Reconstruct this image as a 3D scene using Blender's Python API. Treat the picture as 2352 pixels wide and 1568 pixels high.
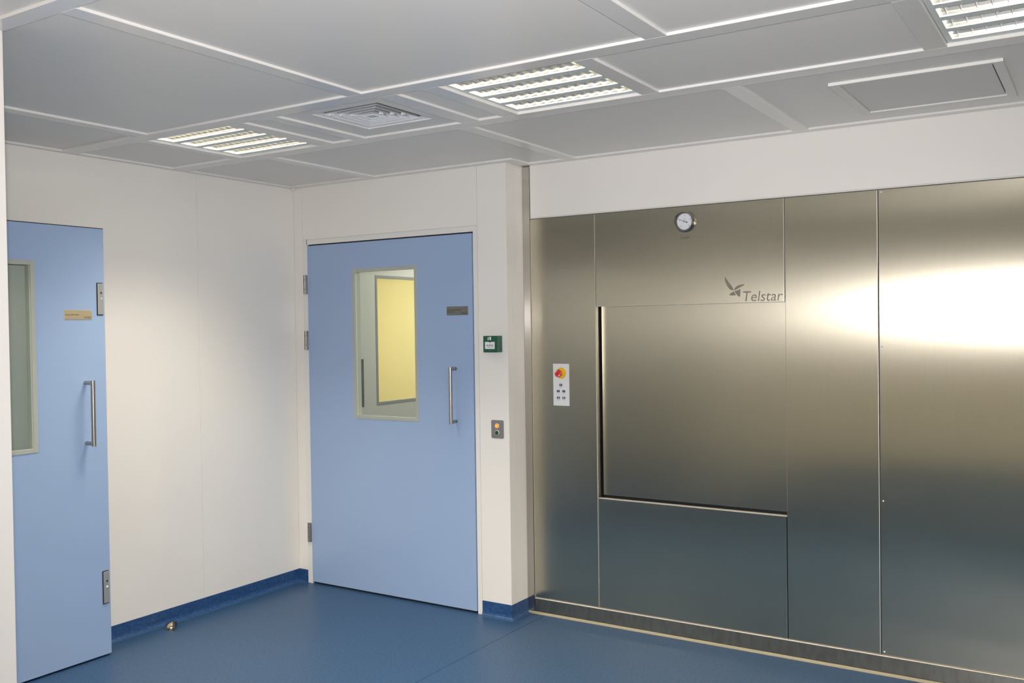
import bpy, bmesh, math, random
from mathutils import Vector, Matrix
random.seed(7)
for o in list(bpy.data.objects):
    bpy.data.objects.remove(o, do_unlink=True)
scene = bpy.context.scene
COL = scene.collection

# ---------------------------------------------------------------- camera
F_PX = 2157.02
CAM = Vector((4.30708, -4.23987, 1.58046))
PITCH, ROLL, YAW = -0.015856, -0.013982, 0.567015
fwd = Vector((-math.sin(YAW) * math.cos(PITCH), math.cos(YAW) * math.cos(PITCH), math.sin(PITCH)))
right = Vector((math.cos(YAW), math.sin(YAW), 0))
up = right.cross(fwd)
r2 = right * math.cos(ROLL) + up * math.sin(ROLL)
u2 = up * math.cos(ROLL) - right * math.sin(ROLL)
cam_data = bpy.data.cameras.new('camera')
cam_data.sensor_fit = 'HORIZONTAL'
cam_data.sensor_width = 36.0
cam_data.lens = 36.0 * F_PX / 2352.0
cam_data.clip_start = 0.05
cam = bpy.data.objects.new('camera', cam_data)
M = Matrix.Identity(4)
for i in range(3):
    M[i][0] = r2[i]; M[i][1] = u2[i]; M[i][2] = -fwd[i]; M[i][3] = CAM[i]
cam.matrix_world = M
COL.objects.link(cam)
scene.camera = cam

# ---------------------------------------------------------------- light and exposure
world = bpy.data.worlds.new('world'); scene.world = world
world.use_nodes = True
world.node_tree.nodes['Background'].inputs[0].default_value = (0.5, 0.55, 0.6, 1)
world.node_tree.nodes['Background'].inputs[1].default_value = 0.05
TUBE_STRENGTH = 12.0
ROW_WATT = 20.0
LAMP_COL = (1.0, 0.90, 0.74)
FLASH_WATT = 500.0
scene.view_settings.view_transform = 'Standard'
scene.view_settings.look = 'None'
scene.view_settings.exposure = 0.0
scene.view_settings.gamma = 1.0
scene.view_settings.use_curve_mapping = False
scene.cycles.max_bounces = 6
scene.cycles.diffuse_bounces = 4
scene.cycles.glossy_bounces = 4
scene.cycles.adaptive_threshold = 0.06
scene.cycles.sample_clamp_indirect = 4.0
scene.cycles.use_denoising = True
scene.cycles.caustics_reflective = True
# the photographer's on-camera flash, just above the lens
fl = bpy.data.lights.new('camera_flash', 'SPOT')
fl.energy = FLASH_WATT; fl.color = (0.97, 0.94, 0.98); fl.shadow_soft_size = 0.03
fl.spot_size = math.radians(100); fl.spot_blend = 1.0
flo = bpy.data.objects.new('camera_flash', fl)
FM = M.copy()
pos = CAM + u2 * 0.11
for i in range(3): FM[i][3] = pos[i]
flo.matrix_world = FM
COL.objects.link(flo)

# ---------------------------------------------------------------- materials
def mat(name, col, rough=0.5, metal=0.0, spec=0.5, coat=0.0, emit=None, estr=0.0, aniso=0.0, tangent=None):
    m = bpy.data.materials.new(name); m.use_nodes = True
    b = m.node_tree.nodes['Principled BSDF']
    b.inputs['Base Color'].default_value = (*col, 1)
    b.inputs['Roughness'].default_value = rough
    b.inputs['Metallic'].default_value = metal
    b.inputs['Specular IOR Level'].default_value = spec
    if coat:
        b.inputs['Coat Weight'].default_value = coat
        b.inputs['Coat Roughness'].default_value = 0.06
    if emit:
        b.inputs['Emission Color'].default_value = (*emit, 1)
        b.inputs['Emission Strength'].default_value = estr
    if aniso:
        b.inputs['Anisotropic'].default_value = aniso
        c = m.node_tree.nodes.new('ShaderNodeCombineXYZ')
        for i in range(3): c.inputs[i].default_value = tangent[i]
        m.node_tree.links.new(c.outputs[0], b.inputs['Tangent'])
    return m

def noise_color(m, c1, c2, scale, detail=3.0, stretch=(1, 1, 1), lo=0.35, hi=0.65, rough=None):
    nt = m.node_tree; b = nt.nodes['Principled BSDF']
    tc = nt.nodes.new('ShaderNodeTexCoord'); mp = nt.nodes.new('ShaderNodeMapping')
    mp.inputs['Scale'].default_value = stretch
    n = nt.nodes.new('ShaderNodeTexNoise'); n.inputs['Scale'].default_value = scale; n.inputs['Detail'].default_value = detail
    cr = nt.nodes.new('ShaderNodeValToRGB')
    cr.color_ramp.elements[0].position = lo; cr.color_ramp.elements[1].position = hi
    cr.color_ramp.elements[0].color = (*c1, 1); cr.color_ramp.elements[1].color = (*c2, 1)
    g = nt.nodes.new('ShaderNodeNewGeometry')
    nt.links.new(g.outputs['Position'], mp.inputs['Vector'])
    nt.links.new(mp.outputs[0], n.inputs['Vector'])
    nt.links.new(n.outputs['Fac'], cr.inputs[0])
    nt.links.new(cr.outputs[0], b.inputs['Base Color'])
    if rough:
        mr = nt.nodes.new('ShaderNodeMapRange')
        mr.inputs['To Min'].default_value = rough[0]; mr.inputs['To Max'].default_value = rough[1]
        nt.links.new(n.outputs['Fac'], mr.inputs[0]); nt.links.new(mr.outputs[0], b.inputs['Roughness'])
    return m

WALL = mat('wall_laminate', (0.82, 0.785, 0.715), 0.5, coat=0.8)
WALL_BACK = mat('wall_core', (0.35, 0.34, 0.32), 0.7)
FRAME_W = mat('frame_white', (0.76, 0.745, 0.69), 0.35)
BAR = mat('grid_bar_white', (0.78, 0.76, 0.71), 0.14)
PANEL = mat('ceiling_panel_white', (0.77, 0.745, 0.69), 0.36)
VOID = mat('ceiling_void', (0.02, 0.02, 0.02), 0.9)
DOOR_B = mat('door_blue', (0.30, 0.41, 0.60), 0.42, coat=0.25)
DOOR_EDGE = mat('door_edge', (0.45, 0.38, 0.42), 0.5)
BLACK = mat('black_rubber', (0.012, 0.012, 0.014), 0.6)
FLOOR = noise_color(mat('vinyl_blue', (0.07, 0.16, 0.33), 0.42), (0.012, 0.046, 0.108), (0.036, 0.088, 0.176), 80, 6, (1, 1.7, 1), 0.36, 0.64)
SKIRT = noise_color(mat('vinyl_blue_skirting', (0.03, 0.1, 0.27), 0.45), (0.009, 0.044, 0.135), (0.028, 0.085, 0.215), 80, 8, (1, 1, 1), 0.36, 0.66)
WELD = mat('weld_bead', (0.040, 0.110, 0.210), 0.5)
SEAM = mat('floor_seam', (0.03, 0.08, 0.18), 0.5)
STEEL = mat('brushed_steel', (0.50, 0.47, 0.41), 0.215, 1.0, aniso=0.92, tangent=(1, 0, 0))
STEEL = noise_color(STEEL, (0.540, 0.500, 0.390), (0.565, 0.525, 0.412), 60, 4, (9, 1, 0.12), 0.3, 0.7)
STEEL_X = mat('brushed_steel_jamb', (0.72, 0.68, 0.60), 0.3, 1.0)
STEEL_P = mat('polished_steel', (0.47, 0.44, 0.39), 0.14, 1.0)
STEEL_E = mat('steel_edge', (0.82, 0.77, 0.67), 0.45, 0.6)  # pale tone stands for light caught on the panel edges
STEEL_H = mat('handle_steel', (0.40, 0.385, 0.35), 0.33, 1.0)
HINGE = mat('hinge_steel', (0.30, 0.29, 0.265), 0.45, 1.0)
STEEL_D = mat('dark_steel', (0.10, 0.10, 0.09), 0.5, 1.0)
KICK = noise_color(mat('kick_steel', (0.3, 0.28, 0.24), 0.34, 1.0, aniso=0.6, tangent=(0, 0, 1)), (0.29, 0.275, 0.235), (0.36, 0.34, 0.29), 14, 5, (3, 1, 1), 0.3, 0.6)
SEALANT = mat('cream_sealant', (0.34, 0.30, 0.20), 0.5)
ETCH = mat('etched_grey', (0.40, 0.37, 0.315), 0.36, 1.0)
PRINT = mat('dark_print', (0.05, 0.045, 0.03), 0.6)
PLATE1 = mat('name_plate_bright', (0.66, 0.56, 0.36), 0.42, 0.75)  # brighter copy: the plate's strong reflection is put into its colour
PLATE2 = mat('name_plate_dim', (0.26, 0.255, 0.23), 0.40, 0.8)  # darker copy: the plate's weak reflection is put into its colour
SATIN = mat('satin_aluminium', (0.46, 0.48, 0.46), 0.42, 0.6)
WIN_TRIM = mat('window_trim_grey', (0.40, 0.42, 0.36), 0.45)
WIN_EDGE = mat('window_reveal_cream', (0.66, 0.66, 0.56), 0.4)
WHITE_P = mat('white_plastic', (0.75, 0.75, 0.73), 0.4)
RED = mat('red_plastic', (0.62, 0.02, 0.02), 0.3)
YELLOW = mat('yellow_plastic', (0.80, 0.50, 0.01), 0.4)
NAVY = mat('navy_key', (0.015, 0.015, 0.05), 0.4)
GREENBOX = mat('green_plastic', (0.008, 0.085, 0.045), 0.35)
GREEN_BTN = mat('green_button', (0.004, 0.07, 0.03), 0.3)
ORANGE = mat('lit_orange_button', (0.9, 0.12, 0.02), 0.4, emit=(1.0, 0.14, 0.02), estr=1.3)
ORANGE_C = mat('lit_orange_core', (1.0, 0.3, 0.02), 0.4, emit=(1.0, 0.32, 0.02), estr=1.6)
GREYPLATE = mat('grey_plate', (0.24, 0.235, 0.22), 0.45, 0.3)
DIAL = mat('dial_white', (0.72, 0.74, 0.76), 0.5)
ALU = mat('louver_aluminium', (0.86, 0.85, 0.80), 0.17, 1.0)
ALU_F = mat('louver_frame', (0.70, 0.74, 0.70), 0.3)
TUBE = mat('lamp_tube', (1, 1, 1), 0.4, emit=(1.0, 0.96, 0.85), estr=TUBE_STRENGTH)
TUBE.cycles.emission_sampling = 'NONE'
GRILLE = mat('perforated_plate', (0.74, 0.71, 0.665), 0.5)
DIFF = mat('diffuser_white', (0.72, 0.73, 0.73), 0.35)
YWALL = mat('yellow_light_wall', (0.85, 0.70, 0.40), 0.6)  # yellow light of the far room, put into the wall colour
GREYWALL = mat('grey_wall', (0.52, 0.50, 0.45), 0.5)
GREYDOOR = mat('grey_door', (0.50, 0.48, 0.43), 0.5)
GREYTRIM = mat('grey_trim', (0.22, 0.22, 0.20), 0.5)
NEXTROOM = mat('neutral_room', (0.6, 0.6, 0.58), 0.7)

def glass_mat():
    m = bpy.data.materials.new('clear_glass'); m.use_nodes = True
    nt = m.node_tree; nt.nodes.clear()
    out = nt.nodes.new('ShaderNodeOutputMaterial'); mx = nt.nodes.new('ShaderNodeMixShader')
    tr = nt.nodes.new('ShaderNodeBsdfTransparent'); tr.inputs[0].default_value = (0.90, 0.94, 0.91, 1)
    gl = nt.nodes.new('ShaderNodeBsdfGlossy'); gl.inputs['Roughness'].default_value = 0.02
    lw = nt.nodes.new('ShaderNodeLayerWeight'); pw = nt.nodes.new('ShaderNodeMath'); pw.operation = 'POWER'; pw.inputs[1].default_value = 5.0
    fr = nt.nodes.new('ShaderNodeMath'); fr.operation = 'MULTIPLY_ADD'; fr.inputs[1].default_value = 0.95; fr.inputs[2].default_value = 0.05
    nt.links.new(lw.outputs['Facing'], pw.inputs[0]); nt.links.new(pw.outputs[0], fr.inputs[0])
    nt.links.new(fr.outputs[0], mx.inputs[0]); nt.links.new(tr.outputs[0], mx.inputs[1]); nt.links.new(gl.outputs[0], mx.inputs[2])
    nt.links.new(mx.outputs[0], out.inputs[0])
    return m
GLASS = glass_mat()

# ---------------------------------------------------------------- mesh helpers
class MB:
    def __init__(self): self.bm = bmesh.new()
    def box(self, x0, x1, y0, y1, z0, z1, bev=0.0, seg=1):
        t = bmesh.new()
        v = [t.verts.new(p) for p in ((x0,y0,z0),(x1,y0,z0),(x1,y1,z0),(x0,y1,z0),(x0,y0,z1),(x1,y0,z1),(x1,y1,z1),(x0,y1,z1))]
        for f in ((3,2,1,0),(4,5,6,7),(0,1,5,4),(1,2,6,5),(2,3,7,6),(3,0,4,7)): t.faces.new([v[i] for i in f])
        if bev: bmesh.ops.bevel(t, geom=list(t.edges), offset=bev, segments=seg, affect='EDGES', profile=0.5)
        self._join(t); return self
    def _join(self, t):
        me = bpy.data.meshes.new('tmp'); t.to_mesh(me); t.free(); self.bm.from_mesh(me); bpy.data.meshes.remove(me)
    def quad(self, pts):
        self.bm.faces.new([self.bm.verts.new(p) for p in pts]); return self
    def tube(self, a, b, r, n=20, cap=True, r2=None):
        a, b = Vector(a), Vector(b); d = (b - a).normalized()
        h = Vector((1, 0, 0)) if abs(d.x) < 0.9 else Vector((0, 1, 0))
        u = d.cross(h).normalized(); w = d.cross(u)
        r2 = r if r2 is None else r2
        A = []; B = []
        for i in range(n):
            t = 2 * math.pi * i / n; e = u * math.cos(t) + w * math.sin(t)
            A.append(self.bm.verts.new(a + e * r)); B.append(self.bm.verts.new(b + e * r2))
        for i in range(n):
            self.bm.faces.new((A[i], A[(i+1) % n], B[(i+1) % n], B[i]))
        if cap: self.bm.faces.new(list(reversed(A))); self.bm.faces.new(B)
        return self
    def lathe(self, prof, origin, axis, n=32):
        # prof: list of (radius, along); axis is a unit vector
        d = Vector(axis); h = Vector((0, 0, 1)) if abs(d.z) < 0.9 else Vector((1, 0, 0))
        u = d.cross(h).normalized(); w = d.cross(u); o = Vector(origin); rings = []
        for r, a in prof:
            if r < 1e-6: rings.append([self.bm.verts.new(o + d * a)])
            else: rings.append([self.bm.verts.new(o + d * a + (u * math.cos(2*math.pi*i/n) + w * math.sin(2*math.pi*i/n)) * r) for i in range(n)])
        for A, B in zip(rings, rings[1:]):
            for i in range(n):
                j = (i + 1) % n
                if len(A) == 1 and len(B) == 1: continue
                if len(A) == 1: self.bm.faces.new((A[0], B[j], B[i]))
                elif len(B) == 1: self.bm.faces.new((A[i], A[j], B[0]))
                else: self.bm.faces.new((A[i], A[j], B[j], B[i]))
        return self
    def prism(self, poly, fn, depth):
        # poly 2-D outline, fn(u, v, w) -> world point, extruded 0..depth
        A = [self.bm.verts.new(fn(u, v, 0)) for u, v in poly]; B = [self.bm.verts.new(fn(u, v, depth)) for u, v in poly]
        self.bm.faces.new(A); self.bm.faces.new(list(reversed(B)))
        n = len(poly)
        for i in range(n): self.bm.faces.new((A[(i+1) % n], A[i], B[i], B[(i+1) % n]))
        return self
    def mesh(self, name, off=(0, 0, 0)):
        bmesh.ops.recalc_face_normals(self.bm, faces=list(self.bm.faces))
        if any(off): bmesh.ops.translate(self.bm, verts=list(self.bm.verts), vec=[-c for c in off])
        me = bpy.data.meshes.new(name); self.bm.to_mesh(me); self.bm.free(); return me

ORG = {}
def obj(name, mb, m, parent=None, smooth=False):
    """One mesh object, built in world coordinates, its origin at the root thing's base."""
    off = ORG.get(parent.name, (0, 0, 0)) if parent else (0, 0, 0)
    me = mb.mesh(name, off); me.materials.append(m)
    if smooth:
        for p in me.polygons: p.use_smooth = True
        try: me.set_sharp_from_angle(angle=math.radians(40))
        except Exception: pass
    o = bpy.data.objects.new(name, me); COL.objects.link(o)
    if parent:
        o.parent = parent; ORG[o.name] = off
    return o
def tag(o, label, cat, group=None):
    o['label'] = label; o['category'] = cat
    if group: o['group'] = group
    return o
def thing(name, label, cat, loc, group=None, kind=None):
    o = bpy.data.objects.new(name, None); o.empty_display_size = 0.05
    o.location = loc; COL.objects.link(o); ORG[o.name] = tuple(loc)
    tag(o, label, cat, group)
    return o
def struct(name, mb, m, label=None):
    o = obj(name, mb, m); o['kind'] = 'structure'
    if label: o['label'] = label
    return o
def text_mesh(body, size, origin, U, V, N, shear=0.0, depth=0.0004, align='LEFT', xscale=1.0, bold=0.0):
    cu = bpy.data.curves.new('txt', 'FONT'); cu.body = body; cu.size = size; cu.align_x = align
    cu.shear = shear; cu.offset = bold; cu.resolution_u = 3
    t = bpy.data.objects.new('txt', cu); COL.objects.link(t)
    dg = bpy.context.evaluated_depsgraph_get(); dg.update()
    me = bpy.data.meshes.new_from_object(t.evaluated_get(dg))
    bpy.data.objects.remove(t); bpy.data.curves.remove(cu)
    mb = MB(); mb.bm.from_mesh(me); bpy.data.meshes.remove(me)
    O, U, V, N = Vector(origin), Vector(U), Vector(V), Vector(N)
    geom = bmesh.ops.extrude_face_region(mb.bm, geom=list(mb.bm.faces))
    for v in geom['geom']:
        if isinstance(v, bmesh.types.BMVert): v.co.z += depth
    for v in mb.bm.verts:
        c = v.co.copy(); v.co = O + U * c.x * xscale + V * c.y + N * c.z
    return mb

H = 2.459          # underside of the ceiling grid
STEP_X, STEP_Y = 1.582, 0.172
XR, YF = 6.20, -6.00
BLK_X, BLK_Y = 1.60, -2.716
SK = 0.079

# ================================================================ the setting
# floor: two vinyl sheets with a welded seam
fl_o = struct('floor', MB().box(-0.1, XR + .1, YF - .1, 2.6, -0.06, -0.004), SEAM)
obj('vinyl_sheet', MB().box(-0.06, 1.690, YF, 2.5, -0.004, 0.0), FLOOR, fl_o)
obj('vinyl_sheet', MB().box(1.6925, XR, YF, 0.172, -0.004, 0.0), FLOOR, fl_o)

# left wall
wl = struct('wall_left', MB().box(-0.08, -0.008, BLK_Y, 0.09, 0, H + .1), WALL_BACK)
obj('wall_panel', MB().box(-0.008, 0, BLK_Y, -0.7405, 0, H, 0.0008), WALL, wl)
obj('wall_panel', MB().box(-0.008, 0, -0.7390, 0.0, 0, H, 0.0008), WALL, wl)

# back wall with the opening of the far door
wb = struct('wall_back', MB().box(-0.08, 0.074, 0.008, 0.09, 0, H + .1).box(1.392, STEP_X - .008, 0.008, 0.09, 0, H + .1)
            .box(0.074, 1.392, 0.008, 0.09, 2.14, H + .1).box(1.50, STEP_X - .008, 0.09, 2.4, 0, H + .1), WALL_BACK)
obj('wall_panel', MB().box(0.0, 0.0735, 0, 0.008, 0, H), WALL, wb)
obj('wall_panel', MB().box(0.0747, 1.3910, 0, 0.008, 2.1365, H), WALL, wb)
obj('wall_panel', MB().box(1.3925, STEP_X, 0, 0.008, 0, H), WALL, wb)
obj('wall_panel', MB().box(STEP_X - .008, STEP_X, 0.009, 0.058, 0, H), WALL, wb)
obj('wall_panel', MB().box(STEP_X - .008, STEP_X, 0.059, STEP_Y, 0, H), WALL, wb)

# wall above the steel front
wr = struct('wall_right', MB().box(1.628, XR, STEP_Y + .008, STEP_Y + .10, 2.168, H + .1).box(XR, XR + .1, YF, STEP_Y + .1, 0, H + .1), WALL_BACK)
obj('wall_panel', MB().box(1.628, XR, STEP_Y, STEP_Y + .008, 2.1745, H), WALL, wr)
obj('wall_panel', MB().box(XR - .008, XR, YF, STEP_Y, 0, H), WALL, wr)
t1 = struct('trim_1', MB().box(1.628, XR, STEP_Y - .004, STEP_Y + .01, 2.1685, 2.1735, 0.001), FRAME_W)

# wall behind the camera
wf = struct('wall_front', MB().box(-0.1, XR + .1, YF - .1, YF - .008, 0, H + .1), WALL_BACK)
for i in range(6):
    obj('wall_panel', MB().box(1.0 + i * .88, 1.8785 + i * .88, YF - .008, YF, 0, H), WALL, wf)

# block at the left with the opening of the near door
wk = struct('wall_block', MB().box(BLK_X - .08, BLK_X - .008, YF, BLK_Y - .008, 0, H + .1)
            .box(-0.08, 0.10, BLK_Y - .07, BLK_Y - .008, 0, H + .1).box(1.44, BLK_X - .08, BLK_Y - .07, BLK_Y - .008, 0, H + .1)
            .box(0.10, 1.44, BLK_Y - .07, BLK_Y - .008, 2.14, H + .1).box(-0.08, 0.0, YF, BLK_Y - .07, 0, H + .1), WALL_BACK)
wk.name = 'wall_near'
obj('wall_panel', MB().box(BLK_X - .008, BLK_X, YF, BLK_Y, 0, H, 0.002), WALL, wk)
obj('wall_panel', MB().box(0.0, 0.13, BLK_Y - .008, BLK_Y, 0, H), WALL, wk)
obj('wall_panel', MB().box(1.43, BLK_X - .008, BLK_Y - .008, BLK_Y, 0, H), WALL, wk)
obj('wall_panel', MB().box(0.13, 1.43, BLK_Y - .008, BLK_Y, 2.12, H), WALL, wk)

# skirtings: vinyl turned up the wall with a weld bead at the foot
def skirting(name, path, nrm):
    """path: list of (x, y) along the wall, nrm: outward (room side) direction for each segment."""
    mb = MB(); wd = MB()
    prof = [(0.0, SK), (0.0035, SK), (0.0035, 0.022), (0.006, 0.011), (0.012, 0.004), (0.022, 0.0015), (0.022, 0.0), (0.0, 0.0)]
    off = []
    n = len(path)
    for i in range(n):
        ns = []
        if i > 0: ns.append(Vector(nrm[i-1]))
        if i < n - 1: ns.append(Vector(nrm[i]))
        off.append(ns[0] if len(ns) == 1 else ns[0] + ns[1])
    def ring(b, pr, i):
        return [b.bm.verts.new((path[i][0] + off[i].x * a, path[i][1] + off[i].y * a, z)) for a, z in pr]
    wp = [(0.020, 0.0), (0.020, 0.0030), (0.0225, 0.0036), (0.025, 0.0030), (0.0255, 0.0)]
    for b, pr in ((mb, prof), (wd, wp)):
        rs = [ring(b, pr, i) for i in range(n)]
        for A, B in zip(rs, rs[1:]):
            for k in range(len(pr)):
                j = (k + 1) % len(pr); b.bm.faces.new((A[k], A[j], B[j], B[k]))
        b.bm.faces.new(rs[0]); b.bm.faces.new(list(reversed(rs[-1])))
    o = struct(name, mb, SKIRT); obj('weld_bead', wd, WELD, o)
skirting('baseboard_left', [(0, BLK_Y), (0, 0), (0.074, 0)], [(1, 0), (0, -1)])
skirting('baseboard_back', [(1.393, 0), (STEP_X, 0), (STEP_X, STEP_Y - .004)], [(0, -1), (1, 0)])
skirting('baseboard_front', [(XR, YF), (BLK_X, YF)], [(0, 1)])
skirting('baseboard_near', [(BLK_X, YF), (BLK_X, BLK_Y), (1.44, BLK_Y)], [(1, 0), (0, 1)])
skirting('baseboard_right', [(XR, STEP_Y), (XR, YF)], [(-1, 0)])

# ================================================================ ceiling grid and panels
ce = struct('ceiling', MB().box(-0.1, XR + .1, YF - .1, 2.6, H + .14, H + .20), VOID)
ZP0, ZP1 = H + .009, H + .019
ROWS = [
 (-0.83, None, [(0.03, .642, 'gap'), (.712, 1.875, 'step'), (1.945, 3.082, ''), (3.152, 4.33, 'grille'), (4.40, 5.58, ''), (5.65, 6.17, '')]),
 (-1.475, -0.92, [(.03, .51, ''), (.57, 1.115, 'light'), (1.205, 1.335, ''), (1.405, 1.955, 'diffuser'), (2.043, 2.165, 'gapfar'), (2.24, 2.80, 'light'),
                 (2.87, 3.80, ''), (3.87, 4.43, 'light'), (4.50, 5.43, ''), (5.51, 6.07, 'light')]),  # last light cell: unseen, added to continue the row for more light
 (-2.71, -1.555, [(.03, .61, 'gapfar'), (.68, 1.875, ''), (1.945, 3.10, ''), (3.172, 4.33, ''), (4.40, 5.58, ''), (5.65, 6.17, '')]),
 (-3.33, -2.775, [(1.63, 2.17, ''), (2.24, 2.80, ''), (2.87, 3.80, ''), (3.87, 4.43, 'light'), (4.50, 5.43, ''), (5.51, 6.07, '')]),  # light cell here is an unseen fill lamp added to brighten the room
 (-4.56, -3.40, [(1.63, 1.875, ''), (1.945, 3.10, ''), (3.172, 4.33, ''), (4.40, 5.58, ''), (5.65, 6.17, '')]),
 (-5.185, -4.63, [(1.63, 2.17, ''), (2.24, 2.80, 'light'), (2.87, 3.80, ''), (3.87, 4.43, 'light'), (4.50, 5.43, ''), (5.51, 6.07, 'light')]),  # unseen lights added to brighten the rear wall mirrored in the steel
 (-5.97, -5.255, [(1.63, 1.875, ''), (1.945, 3.10, ''), (3.172, 4.33, ''), (4.40, 5.58, ''), (5.65, 6.17, '')]),
]
def bar(x0, x1, y0, y1):
    obj('grid_bar', MB().box(x0, x1, y0, y1, H, H + .03, 0.0012), BAR, ce)
LIGHTS = []; DIFFU = None; GRIL = None
for ri, (y0, y1, cells) in enumerate(ROWS):
    back = y1 is None
    if back: y1 = -0.055
    ya = y0
    for ci, (x0, x1, t) in enumerate(cells):
        yy1 = y1
        if back and x0 > 1.9: yy1 = 0.118
        if t == 'light': LIGHTS.append((x0, x1, y0, yy1))
        elif t == 'gap':
            obj('ceiling_panel', MB().box(x0 + .007, x1 - .001, y0 + .001, yy1 - .008, ZP0, ZP1), PANEL, ce)
        elif t == 'gapfar':
            obj('ceiling_panel', MB().box(x0 + .001, x1 - .001, y0 + .001, yy1 - .008, ZP0, ZP1), PANEL, ce)
        elif t == 'step':
            f = lambda u, v, w: (u, v, ZP0 + w)
            obj('ceiling_panel', MB().prism([(x0, y0), (x1, y0), (x1, 0.118), (1.655, 0.118), (1.655, y1), (x0, y1)], f, .01), PANEL, ce)
        elif t == 'diffuser':
            DIFFU = (x0, x1, y0, yy1)
            a, b, c, d = 1.525, 1.88, -1.39, -1.035
            obj('ceiling_panel', MB().box(x0, a, y0, yy1, ZP0, ZP1).box(b, x1, y0, yy1, ZP0, ZP1).box(a, b, y0, c, ZP0, ZP1).box(a, b, d, yy1, ZP0, ZP1), PANEL, ce)
        elif t == 'grille':
            GRIL = (3.425, 4.005, -0.64, -0.035)
            a, b, c, d = 3.46, 3.97, -0.60, -0.07
            obj('ceiling_panel', MB().box(x0, a, y0, yy1, ZP0, ZP1).box(b, x1, y0, yy1, ZP0, ZP1).box(a, b, y0, c, ZP0, ZP1).box(a, b, d, yy1, ZP0, ZP1), PANEL, ce)
        else:
            obj('ceiling_panel', MB().box(x0, x1, y0, yy1, ZP0, ZP1), PANEL, ce)
        # bar between this cell and the next
        xn = cells[ci + 1][0] if ci + 1 < len(cells) else XR
        bar(x1, xn, y0, yy1 if not (back and t == 'step') else 0.118)
    xs = cells[0][0]
    bar(0.0 if xs < 1 else BLK_X, xs, y0, y1)
    # bar in front of the row (towards the camera)
    nxt = ROWS[ri + 1] if ri + 1 < len(ROWS) else None
    yb = nxt[1] if nxt else YF
    bar(0.0 if (y0 > BLK_Y - .05) else BLK_X, XR, yb, y0)
bar(0.0, STEP_X + .0, -0.055, 0.0)
bar(STEP_X, 1.655, -0.055, 0.118)
bar(STEP_X, XR, 0.118, STEP_Y)
obj('corner_cap', MB().lathe([(0, -.012), (.008, -.010), (.012, 0), (.012, .01), (0, .01)], (0.012, -0.012, H), (0, 0, 1), 16), BAR, ce, True)

# ================================================================ recessed louvre lights
def make_light(x0, x1, y0, y1, label, first):
    """Recessed fitting: frame plate with four slots; over each slot a trough with a lamp tube and thirteen cross blades."""
    cx, cy = (x0 + x1) / 2, (y0 + y1) / 2
    hx, hy = (x1 - x0) / 2 - .001, (y1 - y0) / 2 - .001
    t = thing('ceiling_light', label, 'ceiling light', (cx, cy, H), 'recessed louvre lights in the ceiling')
    z0 = H + .012
    n, sw = 4, 0.088
    pitch = 0.128
    ys = [cy + (k - 1.5) * pitch for k in range(n)]
    lx = hx - 0.018
    fr = MB()
    e = [-hy] + [v for y in ys for v in (y - cy - sw/2, y - cy + sw/2)] + [hy]
    for k in range(0, len(e), 2): fr.box(cx - lx, cx + lx, cy + e[k], cy + e[k+1], z0, z0 + .004)
    fr.box(cx - hx, cx - lx, cy - hy, cy + hy, z0, z0 + .004).box(cx + lx, cx + hx, cy - hy, cy + hy, z0, z0 + .004)
    obj('frame', fr, ALU_F, t)
    hs = MB()
    hs.box(cx - hx, cx + hx, cy - hy, cy + hy, H + .10, H + .105)
    for s in (-1, 1):
        hs.box(cx + s * hx - .002, cx + s * hx + .002, cy - hy, cy + hy, z0 + .004, H + .10)
        hs.box(cx - hx, cx + hx, cy + s * hy - .002, cy + s * hy + .002, z0 + .004, H + .10)
    obj('housing', hs, WHITE_P, t)
    if 'blade' not in SH:
        b = MB(); hgt = .025
        prof = [(-.0008, 0), (-.0017, .008), (-.0036, .017), (-.0062, hgt), (.0062, hgt), (.0036, .017), (.0017, .008), (.0008, 0)]
        def fn(u, v, w): return (u, -sw/2 + .001 + w - (0.012 if False else 0), v)
        b.prism(prof, fn, sw - .002)
        me = b.mesh('cross_blade'); me.materials.append(ALU); SH['blade'] = me
    for y in ys:
        r = MB()
        for s in (-1, 1):
            pr = [(sw/2, 0), (sw/2 - .002, .010), (sw/2 - .006, .020), (sw/2 - .012, .032), (sw/2 - .020, .043), (.012, .053), (0, .055)]
            for (a, z), (b2, zb) in zip(pr, pr[1:]):
                r.quad([(cx - lx, y + s*a, z0 + .004 + z), (cx + lx, y + s*a, z0 + .004 + z), (cx + lx, y + s*b2, z0 + .004 + zb), (cx - lx, y + s*b2, z0 + .004 + zb)])
        eps = []
        for s in (-1, 1):
            ep = MB(); eps.append(ep)
            ep.quad([(cx + s*lx, y - sw/2, z0 + .004), (cx + s*lx, y + sw/2, z0 + .004), (cx + s*lx, y + sw/2 - .016, z0 + .042), (cx + s*lx, y - sw/2 + .016, z0 + .042)])
        ro = obj('reflector', r, ALU, t, True)
        obj('end_plate', eps[0], ALU_F, ro); obj('end_plate', eps[1], ALU_F, ro)
        obj('lamp_tube', MB().tube((cx - lx + .006, y, z0 + .040), (cx + lx - .006, y, z0 + .040), .0080, 10), TUBE, ro, True)
        ld = bpy.data.lights.new('tube_light', 'AREA'); ld.shape = 'RECTANGLE'; ld.size = 2 * lx - .02; ld.size_y = .040
        ld.energy = ROW_WATT; ld.color = LAMP_COL; ld.spread = math.radians(160)
        lo = bpy.data.objects.new('tube_light', ld); COL.objects.link(lo); lo.parent = ro; lo.location = (0, y - cy, .012 + .0505)
        nb = 13
        for k in range(nb):
            o = bpy.data.objects.new('cross_blade', SH['blade']); COL.objects.link(o)
            o.parent = ro
            o.location = (-lx + (k + .5) * 2 * lx / nb, y - cy, .0165)
    return t
SH = {}
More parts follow.
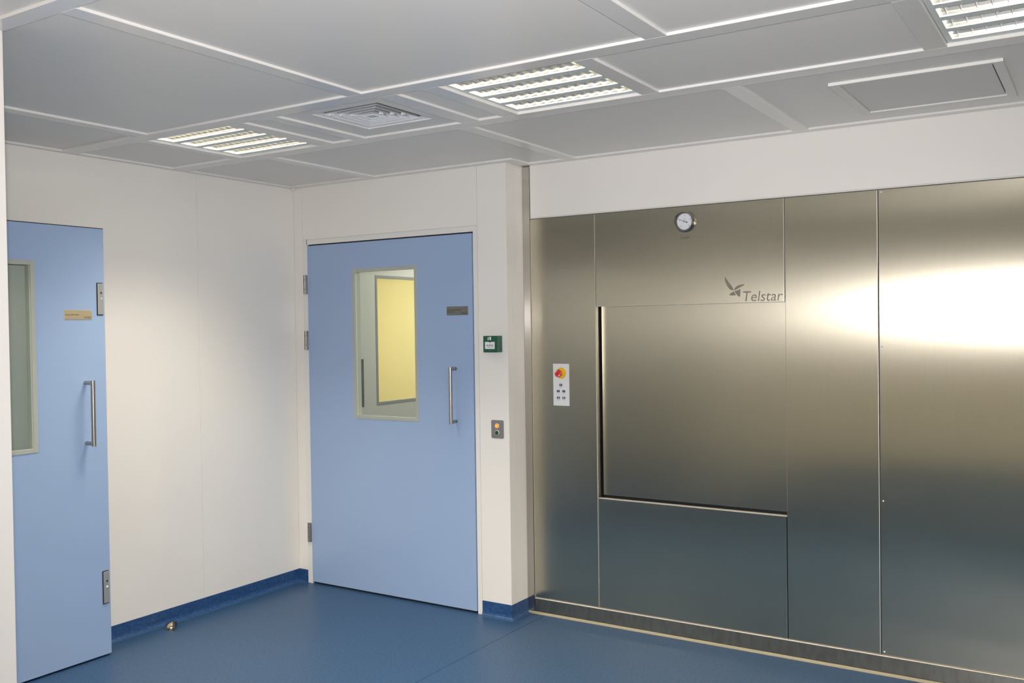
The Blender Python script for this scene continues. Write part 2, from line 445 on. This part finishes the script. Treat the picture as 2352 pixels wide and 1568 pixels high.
names = {0: 'four-row louvre ceiling light nearest the room corner, left of the air diffuser',
         1: 'four-row louvre ceiling light between the air diffuser and the steel front',
         2: 'four-row louvre ceiling light cut off by the upper right picture corner',
         3: 'unseen louvre ceiling light continuing the row, added at the far right end of the steel front',
         4: 'unseen louvre fill light added just above the viewer, over the middle of the room',
         5: 'unseen louvre fill light added behind the viewer, in the corner by the left wall block',
         6: 'middle one of three unseen louvre fill lights added along the rear wall',
         7: 'unseen louvre fill light added behind the viewer, in the corner by the right wall'}
for i, L in enumerate(LIGHTS):
    make_light(*L, names[i], i == 0)

# ================================================================ four-way air diffuser
dx, dy = (1.525 + 1.88) / 2, (-1.39 - 1.035) / 2
df = thing('air_diffuser', 'square white four-way air diffuser with nested louvre rings in the ceiling', 'air vent', (dx, dy, H))
def sq_ring(s_out, z_out, s_in, z_in, th=.0015):
    mb = MB()
    for q in range(4):
        def P(s, z, k):
            c = [(-1, -1), (1, -1), (1, 1), (-1, 1)][k % 4]; return (dx + c[0] * s, dy + c[1] * s, z)
        mb.quad([P(s_out, z_out, q), P(s_out, z_out, q + 1), P(s_in, z_in, q + 1), P(s_in, z_in, q)])
        mb.quad([P(s_out, z_out + th, q), P(s_out, z_out + th, q + 1), P(s_in, z_in + th, q + 1), P(s_in, z_in + th, q)])
        mb.quad([P(s_out, z_out, q), P(s_out, z_out, q + 1), P(s_out, z_out + th, q + 1), P(s_out, z_out + th, q)])
    return mb
zd = H + .010
obj('outer_frame', sq_ring(.186, zd, .150, zd + .004).box(0, 0, 0, 0, 0, 0) if False else sq_ring(.186, zd, .152, zd + .012), DIFF, df)
obj('neck', MB().box(dx - .18, dx + .18, dy - .18, dy + .18, H + .09, H + .095), VOID, df)
for k, s in enumerate((.145, .112, .080, .048)):
    obj('louvre_ring', sq_ring(s, zd + .001, s - .034, zd + .030), DIFF, df)
obj('centre_plate', MB().box(dx - .020, dx + .020, dy - .020, dy + .020, zd + .001, zd + .004), DIFF, df)
for k in range(3):
    w = .034 * k
    obj('clip', MB().box(dx - .142 + w, dx - .130 + w, dy - .112 + w * .9, dy - .098 + w * .9, zd + .001, zd + .014), WHITE_P, df)
    obj('clip', MB().box(dx + .112 - w, dx + .126 - w, dy + .080 - w * .9 - .03, dy + .092 - w * .9 - .03, zd + .001, zd + .014), WHITE_P, df)

# ================================================================ framed perforated return grille
gx0, gx1, gy0, gy1 = GRIL
gr = thing('return_grille', 'long white framed perforated grille in the ceiling above the steel front', 'air vent', ((gx0+gx1)/2, (gy0+gy1)/2, H))
def frame_ring(x0, x1, y0, y1, w, za, zb, zt):
    mb = MB()
    o = [(x0, y0), (x1, y0), (x1, y1), (x0, y1)]; i = [(x0+w, y0+w), (x1-w, y0+w), (x1-w, y1-w), (x0+w, y1-w)]
    for q in range(4):
        a, b = o[q], o[(q+1) % 4]; c, d = i[(q+1) % 4], i[q]
        mb.quad([(*a, za), (*b, za), (*c, zb), (*d, zb)])
        mb.quad([(*a, za), (*b, za), (*b, zt), (*a, zt)])
        mb.quad([(*d, zb), (*c, zb), (*c, zt), (*d, zt)])
    return mb
obj('frame', frame_ring(gx0, gx1, gy0, gy1, .034, H - .002, H + .001, H + .013), PANEL, gr)
obj('perforated_plate', MB().box(gx0 + .036, gx1 - .040, gy0 + .036, gy1 - .036, H + .006, H + .012), GRILLE, gr)
obj('backing', MB().box(gx0 + .035, gx1 - .035, gy0 + .035, gy1 - .035, H + .016, H + .018), VOID, gr)

# ================================================================ doors
LEAF_W = 1.246
def local(P0, U, N):
    """frame of a door: u along the width, n out of the visible face, z up."""
    P0, U, N = Vector(P0), Vector(U), Vector(N)
    return lambda u, n, z: P0 + U * u + N * n + Vector((0, 0, z))
def lbox(mb, L, u0, u1, n0, n1, z0, z1, bev=0.0):
    a, b = L(u0, n0, z0), L(u1, n1, z1)
    return mb.box(min(a.x, b.x), max(a.x, b.x), min(a.y, b.y), max(a.y, b.y), min(a.z, b.z), max(a.z, b.z), bev)
def build_leaf(root, L, zb, zt, w, win, th, blue, trim, edge):
    """leaf with a real window opening, trim, reveal and glass. win = (u0, u1, z0, z1)"""
    u0, u1, z0, z1 = win; t = .012
    lf = MB()
    a0, a1, b0, b1 = u0 + t, u1 - t, z0 + t, z1 - t
    for r in ((0, a0, zb, zt), (a1, w, zb, zt), (a0, a1, zb, b0), (a0, a1, b1, zt)): lbox(lf, L, r[0], r[1], -th, 0, r[2], r[3])
    leaf = obj('door_leaf', lf, blue, root)
    fr = MB()
    for q in ((u0, u0 + .021, z0, z1), (u1 - .021, u1, z0, z1), (u0 + .021, u1 - .021, z0, z0 + .021), (u0 + .021, u1 - .021, z1 - .021, z1)):
        lbox(fr, L, q[0], q[1], -.004, .003, q[2], q[3], .0012)
    obj('window_trim', fr, trim, root)
    rv = MB(); s = .017
    for q in ((u0 + t, u0 + t + .006, z0 + t, z1 - t), (u1 - t - .006, u1 - t, z0 + t, z1 - t), (u0 + s, u1 - s, z0 + t, z0 + t + .006), (u0 + s, u1 - s, z1 - t - .006, z1 - t)):
        lbox(rv, L, q[0], q[1], -th - .003, -.002, q[2], q[3])
    obj('window_reveal', rv, edge, root)
    gl = MB(); lbox(gl, L, u0 + t + .004, u1 - t - .004, -.018, -.014, z0 + t + .004, z1 - t - .004)
    obj('glass_pane', gl, GLASS, root)
    return leaf
def build_handle(root, L, u, z0, z1, stand=.052, r=.0105):
    mb = MB(); mb.tube(L(u, stand, z0), L(u, stand, z1), r, 24)
    h = obj('pull_handle', mb, STEEL_H, root, True)
    for z in (z0 + .0115, z1 - .0115):
        obj('handle_post', MB().tube(L(u, 0.0005, z), L(u, stand - .002, z), .0095, 20), STEEL_H, h, True)
        obj('grub_screw', MB().tube(L(u + .0085, .012, z), L(u + .0100, .012, z), .003, 10), BLACK, h, True)
    return h
def name_plate(L, U, N, u0, u1, z0, z1, lines, number, label, material):
    P = L((u0 + u1) / 2, 0, z0)
    t = thing('name_plate', label, 'sign', P)
    mb = MB(); lbox(mb, L, u0, u1, .0003, .0023, z0, z1, .0009)
    obj('plate', mb, material, t)
    h = z1 - z0
    for i, s in enumerate(lines):
        obj('lettering', text_mesh(s, h * .235, L(u0 + .004, .0023, z1 - h * (.55 if len(lines) == 1 else .46) - i * h * .21), U, (0, 0, 1), N, depth=.0003, xscale=.86), PRINT, t)
    obj('room_number', text_mesh(number, h * .30, L(u1 - .005, .0023, z0 + h * .13), U, (0, 0, 1), N, depth=.0003, align='RIGHT', xscale=.82), PRINT, t)
    return t

# --- far door: closed, in the back wall
L2 = local((0.112, 0, 0), (1, 0, 0), (0, -1, 0))
d2 = bpy.data.objects.new('door_2', None); d2.location = (0.735, 0, 0); COL.objects.link(d2); ORG['door_2'] = (0.735, 0, 0)
d2['kind'] = 'structure'; d2['label'] = 'closed blue door with a narrow window in the back wall'
build_leaf(d2, L2, .012, 2.0965, LEAF_W - .004, (.366, .858, 1.043, 1.938), .045, DOOR_B, WIN_TRIM, WIN_EDGE)
fm = MB()
fm.box(.0747, .1114, -.001, .075, 0, 2.1355).box(1.3625, 1.3912, -.001, .075, 0, 2.1355).box(.1075, 1.3625, -.001, .075, 2.1045, 2.1355)
obj('door_frame', fm, FRAME_W, d2)
gk = MB()
gk.box(.1116, .1119, .012, .07, 0, 2.104).box(1.3545, 1.3624, .014, .07, 0, 2.104).box(.112, 1.358, .014, .07, 2.0970, 2.1044).box(.112, 1.358, .012, .04, .0005, .0115)
obj('rubber_seal', gk, BLACK, d2)
build_handle(d2, L2, 1.233 - .112, 1.046, 1.362)
for za, zb in ((1.800, 1.917), (1.454, 1.571), (.259, .377)):
    h = obj('hinge', MB().tube((.0955, -.010, za), (.0955, -.010, zb), .0085, 18), HINGE, d2, True)
    q = (zb - za) / 4
    for zz in (za + q, zb - q):
        obj('hinge_ring', MB().tube((.0955, -.010, zz - .001), (.0955, -.010, zz + .001), .0089, 18), BLACK, h, True)
    obj('hinge_leaf', MB().box(.100, .1105, -.014, -.0005, za, zb, .0008), HINGE, h)
name_plate(L2, (1, 0, 0), (0, -1, 0), 1.177 - .112, 1.325 - .112, 1.648, 1.697, ['ruimte voorbehandeling', 'gebruiksgoed'], '018.012',
           'metal name plate in a dim-reflection tone with two text lines on the closed far door', PLATE2)

# --- near door: standing open in front of the left wall
L1 = local((0.170, -2.686, 0), (0, 1, 0), (1, 0, 0))
d1 = bpy.data.objects.new('door_1', None); d1.location = (0.145, -2.06, 0); COL.objects.link(d1); ORG['door_1'] = (0.145, -2.06, 0)
d1['kind'] = 'structure'; d1['label'] = 'open blue door with a tall window standing along the left wall'
build_leaf(d1, L1, .010, 2.082, LEAF_W, (.404, .896, 1.035, 1.912), .045, DOOR_B, WIN_TRIM, WIN_EDGE)
ed = MB(); lbox(ed, L1, LEAF_W, LEAF_W + .0015, -.045, -.001, .010, 2.082)
obj('edge_band', ed, DOOR_EDGE, d1)
tp = MB(); lbox(tp, L1, 0, LEAF_W, -.044, -.001, 2.0822, 2.0862)
obj('top_strip', tp, BLACK, d1)  # thin black strip along the top of the leaf
build_handle(d1, L1, -1.550 + 2.686, 1.040, 1.352, stand=.060)
for za, zb in ((1.667, 1.817), (.262, .415)):
    mb = MB(); lbox(mb, L1, 1.208, 1.238, .0006, .0070, za, zb, .0008)
    k = obj('lock_plate', mb, SATIN, d1); k['label'] = 'flat steel magnet lock plate at the door edge'
    mb = MB(); lbox(mb, L1, 1.2045, 1.237, .0002, .0030, za - .004, zb + .004)
    obj('gasket', mb, BLACK, k)
    zm = (za + zb) / 2
    obj('screw', MB().tube(L1(1.225, .0068, zm + .030), L1(1.225, .0084, zm + .030), .0045, 14), STEEL_D, k, True)
    obj('bolt', MB().tube(L1(1.226, .0068, zm), L1(1.226, .0104, zm), .0070, 16, r2=.0045), STEEL_E, k, True)
for za in (.30, 1.50, 1.86):
    obj('hinge', MB().tube((.1565, -2.697, za), (.1565, -2.697, za + .117), .0085, 18), STEEL_H, d1, True)
fm = MB(); fm.box(.13, .165, BLK_Y - .066, BLK_Y + .001, 0, 2.12).box(1.42, 1.43, BLK_Y - .066, BLK_Y + .001, 0, 2.12).box(.165, 1.42, BLK_Y - .066, BLK_Y + .001, 2.09, 2.12)
obj('door_frame', fm, FRAME_W, d1)
name_plate(L1, (0, 1, 0), (1, 0, 0), -1.652 + 2.686, -1.509 + 2.686, 1.642, 1.688, ['schoonmaakruimte'], '018.025',
           'metal name plate in a bright-reflection tone with one text line on the open near door', PLATE1)

# --- room seen through the far door's window: grey wall with a door whose window looks onto a yellow-lit room
nr = struct('wall_far', MB().box(.02, .078, .09, .44, 0, H).box(.02, .078, 1.70, 2.4, 0, H).box(.02, .078, .44, 1.70, 2.12, H)
            .box(.02, 1.5, 2.4, 2.46, 0, H), GREYWALL, 'grey wall of the room behind the far door')
L3 = local((.078, .445, 0), (0, 1, 0), (1, 0, 0))
d3 = bpy.data.objects.new('door_3', None); d3.location = (.055, 1.07, 0); COL.objects.link(d3); ORG['door_3'] = (.055, 1.07, 0)
d3['kind'] = 'structure'; d3['label'] = 'grey door with a yellow-lit window seen through the far door'
build_leaf(d3, L3, .01, 2.115, 1.25, (.225, .800, 1.055, 1.945), .045, GREYDOOR, GREYTRIM, GREYTRIM)
mb = MB().tube(L3(.050, .030, 1.058), L3(.050, .030, 1.378), .009, 16)
h3 = obj('pull_handle', mb, STEEL_D, d3, True)
for z in (1.075, 1.360): obj('handle_post', MB().tube(L3(.050, 0.0005, z), L3(.050, .029, z), .007, 14), STEEL_D, h3, True)
yr = struct('wall_yellow_lit', MB().box(-1.40, -1.35, -.1, 2.4, 0, H).box(-1.35, .02, 2.35, 2.4, 0, H).box(-1.35, -.09, .10, .15, 0, H), YWALL, 'wall of the room beyond the grey door, yellow light put into its colour')
def room_lamp(name, loc, sx, sy, watt, colr):
    l = bpy.data.lights.new(name, 'AREA'); l.shape = 'RECTANGLE'; l.size = sx; l.size_y = sy; l.energy = watt; l.color = colr
    o = bpy.data.objects.new(name, l); o.location = loc; COL.objects.link(o); return o
room_lamp('lamp_of_next_room', (.8, 1.3, H - .01), .5, .5, 28, (1, .96, .88))
room_lamp('lamp_of_yellow_room', (-.65, 1.2, H - .01), .6, .6, 42, (1, .95, .80))
room_lamp('lamp_of_near_room', (.8, -4.0, H - .01), .5, .5, 40, (1, .97, .9))

# ================================================================ call point and push buttons beside the far door
cpx, cpz = 1.500, 1.488
cp = thing('exit_call_point', 'green emergency exit call point box on the white wall beside the far door', 'call point', (cpx, 0, cpz - .044))
obj('housing', MB().box(cpx - .046, cpx + .046, -.050, -.0005, cpz - .044, cpz + .044, .002), GREENBOX, cp)
pz = lambda u, v, w: (cpx + u, -.050 - w, cpz + v)
obj('break_element', MB().prism([(-.033, -.026), (.029, -.026), (.029, .012), (.004, .012), (.002, .008), (-.005, .008), (-.007, .012), (-.033, .012)], pz, .0015), WHITE_P, cp)
def pict(name, polys, m, parent, fn, d=.0005):
    mb = MB()
    for p in polys: mb.prism(p, fn, d)
    return obj(name, mb, m, parent)
pict('door_symbol', [[(-.004, .022), (.006, .022), (.006, .039), (-.004, .039)]], WHITE_P, cp, pz)
pict('running_figure', [[(-.012, .036), (-.009, .036), (-.009, .039), (-.012, .039)], [(-.016, .030), (-.011, .035), (-.008, .034), (-.010, .028), (-.014, .027)],
     [(-.019, .022), (-.013, .027), (-.011, .026), (-.017, .021)], [(-.012, .028), (-.008, .026), (-.008, .021), (-.010, .021), (-.011, .025)],
     [(-.009, .034), (-.006, .031), (-.007, .030), (-.010, .032)], [(-.020, .032), (-.016, .035), (-.015, .034), (-.019, .031)]], WHITE_P, cp, pz)
pe = lambda u, v, w: (cpx - .002 + u, -.0515 - w, cpz - .006 + v)
pict('arrows', [[(-.021, -.0015), (-.013, -.0015), (-.013, -.004), (-.008, 0), (-.013, .004), (-.013, .0015), (-.021, .0015)],
                [(.021, -.0015), (.013, -.0015), (.013, -.004), (.008, 0), (.013, .004), (.013, .0015), (.021, .0015)],
                [(.0035 * math.cos(k * .628), .0042 * math.sin(k * .628)) for k in range(10)]], PRINT, cp, pe)
obj('caption', text_mesh('BREAK', .006, (cpx - .017, -.0515, cpz - .017), (1, 0, 0), (0, 0, 1), (0, -1, 0), depth=.0003), PRINT, cp)
obj('caption', text_mesh('GLASS', .006, (cpx + .003, -.0515, cpz - .017), (1, 0, 0), (0, 0, 1), (0, -1, 0), depth=.0003), PRINT, cp)
obj('key_hole', MB().tube((cpx - .004, -.0498, cpz - .035), (cpx - .004, -.0508, cpz - .035), .0022, 12), GREYPLATE, cp)

bx, bz = 1.5075, 1.026
bp = thing('push_button_plate', 'small grey steel plate with lit orange and green buttons under the call point', 'push button', (bx, 0, bz - .05))
rr = []
for (sx, sz, a0) in ((1, 1, 0), (-1, 1, 90), (-1, -1, 180), (1, -1, 270)):
    for k in range(5):
        a = math.radians(a0 + k * 22.5); rr.append((sx * (.0395 - .008) + .008 * math.cos(a), sz * (.0495 - .008) + .008 * math.sin(a)))
obj('plate', MB().prism(rr, lambda u, v, w: (bx + u, -.0005 - w, bz + v), .003), GREYPLATE, bp)
for zc, m, nm in ((1.044, ORANGE, 'orange_button'), (1.008, GREEN_BTN, 'green_button')):
    b = obj(nm, MB().lathe([(.0105, 0), (.0105, .007), (.009, .0085), (0, .009)], (bx, -.0035, zc), (0, -1, 0), 24), m, bp, True)
    obj('button_ring', MB().lathe([(.0108, 0), (.0135, 0), (.0135, .004), (.0108, .005), (.0108, 0)], (bx, -.0035, zc), (0, -1, 0), 24), STEEL_E, b, True)
    if nm == 'orange_button': obj('lit_core', MB().lathe([(.0055, 0), (.005, .0006), (0, .0008)], (bx, -.0125, zc), (0, -1, 0), 16), ORANGE_C, b, True)

# ================================================================ steel sterilizer front
Y = STEP_Y
st = thing('sterilizer_front', 'wall-wide brushed stainless steel sterilizer front with a recessed chamber door', 'sterilizer', (3.9, Y, 0))
obj('backing_frame', MB().box(1.630, 2.020, Y + .012, Y + .09, .01, 2.16).box(3.024, XR - .01, Y + .012, Y + .09, .01, 2.16)
    .box(2.020, 3.024, Y + .012, Y + .09, 1.70, 2.16).box(2.020, 3.024, Y + .012, Y + .09, .01, .655).box(2.020, 3.024, Y + .085, Y + .10, .655, 1.70), BLACK, st)
obj('corner_post', MB().box(STEP_X + .001, 1.6265, Y - .006, Y + .05, 0.004, H - .004, .0015, 2), STEEL_P, st)
def panel(name, x0, x1, z0, z1, m=STEEL, parent=None, bev=.0022):
    p = obj(name, MB().box(x0, x1, Y, Y + .012, z0, z1, bev, 2), m, parent or st)
    return p
XS = [1.6285, 2.0225, 2.0255, 3.0185, 3.0215, 3.4355, 3.4390, 5.30, 5.3035, XR - .01]
panel('side_panel', XS[0], XS[1], .0875, 2.1665)
up_ = panel('upper_panel', XS[2], XS[3], 1.6795, 2.1665)
lo_ = panel('lower_panel', XS[2], XS[3], .0875, .6680)
panel('side_panel', XS[4], XS[5], .0875, 2.1665)
for k, (a, b) in enumerate(((XS[6], XS[7]), (XS[8], XS[9]))):
    ap = panel('access_panel', a, b, .0875, 2.1665)
    for xx in (a + .012, b - .012):
        for zz in (2.155, 1.468, .779, .102):
            obj('screw', MB().lathe([(.0045, 0), (.0045, .001), (.003, .0026), (0, .003)], (xx, Y + .0005, zz), (0, -1, 0), 12), STEEL_E, ap, True)
# ground panel edges, the light they catch put into a pale colour
def edge(x0, x1, z0, z1, parent):
    obj('ground_edge_glint', MB().box(x0, x1, Y - .0006, Y + .008, z0, z1), STEEL_E, parent)
edge(2.0205, 2.0226, .09, 2.165, st); edge(3.0168, 3.0188, 1.680, 2.165, up_); edge(3.4330, 3.4356, .09, 2.165, st)
edge(2.0275, 3.0168, 1.6790, 1.6815, up_); edge(1.6280, 1.6300, .09, 2.165, st)
# chamber opening: jambs, sill, door
obj('jamb', MB().box(2.0195, 2.0225, Y + .002, Y + .040, .660, 1.682), STEEL_X, st)
obj('jamb', MB().box(3.0215, 3.0245, Y + .002, Y + .040, .660, 1.682), STEEL_X, st)
obj('sill', MB().box(2.0255, 3.0185, Y + .0005, Y + .030, .6615, .6695, .0015), STEEL_E, st)
cd = MB(); yd = Y + .046; rad = .016
def door_pt(x, z, n): return (x, yd - n, z)
x0, x1, z0, z1 = 2.034, 3.0195, .681, 1.72
prof = []
for k in range(7):
    a = math.radians(90 * k / 6); prof.append((rad * (1 - math.sin(a)), rad * math.cos(a)))   # (inset from outline, depth behind the face)
loops = []
for ins, dep in reversed(prof):
    loops.append([cd.bm.verts.new((x0 + (rad - ins) * 0 + ins * 0 + (rad - (rad - ins)) if False else x0 + ins, yd + dep if False else yd + dep, z0 + ins)) for _ in (0,)] +
                 [cd.bm.verts.new((x1 - ins * .2, yd + dep, z0 + ins)), cd.bm.verts.new((x1 - ins * .2, yd + dep, z1 - ins)), cd.bm.verts.new((x0 + ins, yd + dep, z1 - ins))])
for A, B in zip(loops, loops[1:]):
    for k in range(4): cd.bm.faces.new((A[k], A[(k+1) % 4], B[(k+1) % 4], B[k]))
inner = min((0, -1), key=lambda i: loops[i][0].co.y)
cd.bm.faces.new(loops[inner]); cd.bm.faces.new(list(reversed(loops[-1 if inner == 0 else 0])))
ch = obj('chamber_door', cd, STEEL, st, True)
obj('kick_plate', MB().box(1.6285, XR - .01, Y - .006, Y + .012, .012, .0815, .001), KICK, st)
obj('kick_ledge', MB().box(1.6285, XR - .01, Y - .0075, Y + .010, .0818, .0862, .001), STEEL_E, st)
obj('sealant_bead', MB().prism([(0, 0), (.012, 0), (.010, .005), (.005, .009), (0, .011)], lambda u, v, w: (1.584 + w, Y - .0062 - u, v + .0003), XR - .01 - 1.584), SEALANT, st)
# etched emblem and lettering on the upper panel
WL = [(2.7288,1.8095),(2.7404,1.793),(2.7558,1.7717),(2.7673,1.7562),(2.7739,1.7419),(2.7555,1.7434),(2.742,1.7608),(2.7324,1.7801),(2.7287,1.7972)]
WR = [(2.7739,1.7419),(2.7788,1.753),(2.7925,1.7628),(2.8098,1.7675),(2.8309,1.768),(2.8174,1.7601),(2.8001,1.7513),(2.7845,1.7434)]
LL = [(2.7719,1.7363),(2.7651,1.7318),(2.7533,1.7228),(2.7503,1.7182),(2.7668,1.7158),(2.7843,1.7172),(2.7786,1.7277)]
LR = [(2.7767,1.7362),(2.7922,1.7404),(2.8058,1.7474),(2.8066,1.7324),(2.8044,1.7091),(2.7958,1.7103),(2.7863,1.7218)]
fe = lambda u, v, w: (u, Y - .0001 - w, v)
pict('etched_emblem', [WL, WR, LL, LR], ETCH, up_, fe, .0003)
obj('etched_lettering', text_mesh('Telstar', .070, (2.812, Y - .0001, 1.6860), (1, 0, 0), (0, 0, 1), (0, -1, 0), shear=.16, depth=.0003, xscale=.98), ETCH, up_)
obj('printed_lettering', text_mesh('CHAMBER', .0118, (2.5265, Y - .0001, 2.006), (1, 0, 0), (0, 0, 1), (0, -1, 0), depth=.0002, align='CENTER', xscale=.92), PRINT, up_)

# pressure gauge on the upper panel
GX, GZ = 2.528, 2.090
pg = thing('pressure_gauge', 'round steel-rimmed pressure gauge on the upper steel panel', 'gauge', (GX, Y, GZ - .053))
ax = (0, -1, 0)
obj('rim', MB().lathe([(.040, .004), (.0435, .020), (.047, .024), (.051, .021), (.0535, .012), (.0535, .0005), (.040, .0005), (.040, .004)], (GX, Y, GZ), ax, 48), STEEL_P, pg, True)
obj('inner_ring', MB().lathe([(.0405, .0042), (.0430, .0205), (.0445, .0210), (.0405, .0042)], (GX, Y, GZ), ax, 48), STEEL_D, pg, True)
dl = obj('dial', MB().lathe([(.0425, .0035), (.0425, .0055), (0, .0055)], (GX, Y, GZ), ax, 48), DIAL, pg)
yd2 = Y - .0056
fg = lambda u, v, w: (GX + u, yd2 - w, GZ + v)
ticks = []
def tick(deg, r0, r1, w):
    a = math.radians(deg); c, s = math.cos(a), math.sin(a)
    ticks.append([(r0*c + w*s, r0*s - w*c), (r1*c + w*s, r1*s - w*c), (r1*c - w*s, r1*s + w*c), (r0*c - w*s, r0*s + w*c)])
for k in range(41): tick(225 - 270 * k / 40, .037 if k % 10 else .034, .040, .0004 if k % 10 else .0008)
pict('scale_marks', ticks, PRINT, pg, fg, .0002)
for s, dg_ in (('-1', 225), ('0', 161), ('1', 90), ('2', 22), ('3', -45)):
    a = math.radians(dg_)
    obj('scale_number', text_mesh(s, .011, (GX + .029 * math.cos(a), yd2, GZ + .029 * math.sin(a) - .004), (1, 0, 0), (0, 0, 1), (0, -1, 0), depth=.0002, align='CENTER'), PRINT, pg)
obj('unit_lettering', text_mesh('bar', .008, (GX, yd2, GZ + .009), (1, 0, 0), (0, 0, 1), (0, -1, 0), depth=.0002, align='CENTER'), PRINT, pg)
a = math.radians(159); c, s = math.cos(a), math.sin(a)
nd = MB(); fn = lambda u, v, w: (GX + u * c - v * s, yd2 - .003 - w, GZ + u * s + v * c)
nd.prism([(-.016, -.0035), (-.008, -.0018), (.030, -.0006), (.033, 0), (.030, .0006), (-.008, .0018), (-.016, .0035)], fn, .0008)
obj('needle', nd, PRINT, pg)
obj('needle_hub', MB().lathe([(.0045, .0), (.0045, .005), (.003, .006), (0, .006)], (GX, yd2, GZ), ax, 20), STEEL_H, pg, True)

# control panel with emergency stop
PX0, PX1, PZ0, PZ1 = 1.761, 1.859, 1.150, 1.3765
pc = thing('control_panel', 'narrow white control plate with red emergency stop on the left steel panel', 'control panel', ((PX0+PX1)/2, Y, PZ0))
obj('plate', MB().box(PX0, PX1, Y - .004, Y - .0004, PZ0, PZ1, .0008), WHITE_P, pc)
ex, ez = 1.811, 1.326
eb = obj('stop_base', MB().lathe([(.030, 0), (.030, .0015), (.0, .0015)], (ex, Y - .004, ez), ax, 40), YELLOW, pc)
obj('stop_collar', MB().lathe([(.014, .001), (.014, .014), (.012, .016), (.012, .024)], (ex, Y - .004, ez), ax, 28), YELLOW, eb, True)
sb = obj('stop_button', MB().lathe([(.012, .018), (.0195, .024), (.0205, .030), (.019, .036), (.014, .039), (0, .040)], (ex, Y - .004, ez), ax, 32), RED, pc, True)
arc = []
for a0 in (100, 280):
    arc.append([(.0165*math.cos(math.radians(a0 + k*12)), .0165*math.sin(math.radians(a0 + k*12))) for k in range(6)] +
               [(.0125*math.cos(math.radians(a0 + k*12)), .0125*math.sin(math.radians(a0 + k*12))) for k in reversed(range(6))])
pict('turn_arrow', arc, WHITE_P, sb, lambda u, v, w: (ex + u, Y - .0425 - w, ez + v), .0012)
keys = [(1.8085, 1.262, 0), (1.7925, 1.2285, 1), (1.8265, 1.2285, 1), (1.7925, 1.1930, 2), (1.8265, 1.1930, 3)]
for kx, kz, t in keys:
    ko = obj('membrane_key', MB().box(kx - .0085, kx + .0085, Y - .0052, Y - .0040, kz - .0062, kz + .0062, .0008), NAVY, pc)
    fk = lambda u, v, w, kx=kx, kz=kz: (kx + u, Y - .0053 - w, kz + v)
    if t == 0: sh = [[(-.0045, -.0015), (.0045, -.0015), (.003, .002), (-.003, .002)]]
    elif t == 1: sh = [[(r*math.cos(math.radians(q)), r*math.sin(math.radians(q))) for r, q in [(.0042, b) for b in range(a, a + 160, 20)] + [(.0030, b) for b in range(a + 140, a - 20, -20)]] for a in (20, 200)]
    elif t == 2: sh = [[(-.0015, -.004), (.003, -.004), (.003, .004), (-.0015, .004)]]
    else: sh = [[(-.003, -.0042), (.004, -.0042), (.004, .0025), (.0015, .0045), (-.003, .0045)]]
    pict('key_symbol', sh, WHITE_P, ko, fk, .0002)
    obj('caption_line', MB().box(kx - .005, kx + .005, Y - .0043, Y - .0040, kz - .0148, kz - .0133), GREYPLATE, pc)

# ================================================================ door stop on the floor
sx, sy = .086, -1.015
ds = thing('door_stop', 'small half-moon brass door stop with black rubber face on the blue floor', 'door stop', (sx, sy, 0))
dome = MB(); n = 14; R = .046
pts = []
for i in range(7):
    ph = math.radians(90 * i / 6); z = .032 * math.sin(ph); r = R * math.cos(ph)
    pts.append([(r * math.cos(math.radians(90 + 180 * k / n)), r * math.sin(math.radians(90 + 180 * k / n)), z + .001) for k in range(n + 1)])
ang = math.radians(46); ca, sa = math.cos(ang), math.sin(ang)
def rot(p): return (sx + p[0]*ca - p[1]*sa, sy + p[0]*sa + p[1]*ca, p[2])
gv = [[dome.bm.verts.new(rot(p)) for p in row] for row in pts]
for A, B in zip(gv, gv[1:]):
    for k in range(n): dome.bm.faces.new((A[k], A[k+1], B[k+1], B[k]))
BRASS = mat('door_stop_metal', (0.62, 0.55, 0.40), 0.22, 1.0)
bmesh.ops.remove_doubles(dome.bm, verts=list(dome.bm.verts), dist=1e-5)
obj('dome', dome, BRASS, ds, True)
rb = MB(); o2 = []
for k in range(13):
    a = math.radians(180 * k / 12); o2.append((.043 * math.cos(a), .030 * math.sin(a) + .001))
rb.prism(o2, lambda u, v, w: rot((w, u, v)), .013)
obj('rubber_buffer', rb, BLACK, ds)
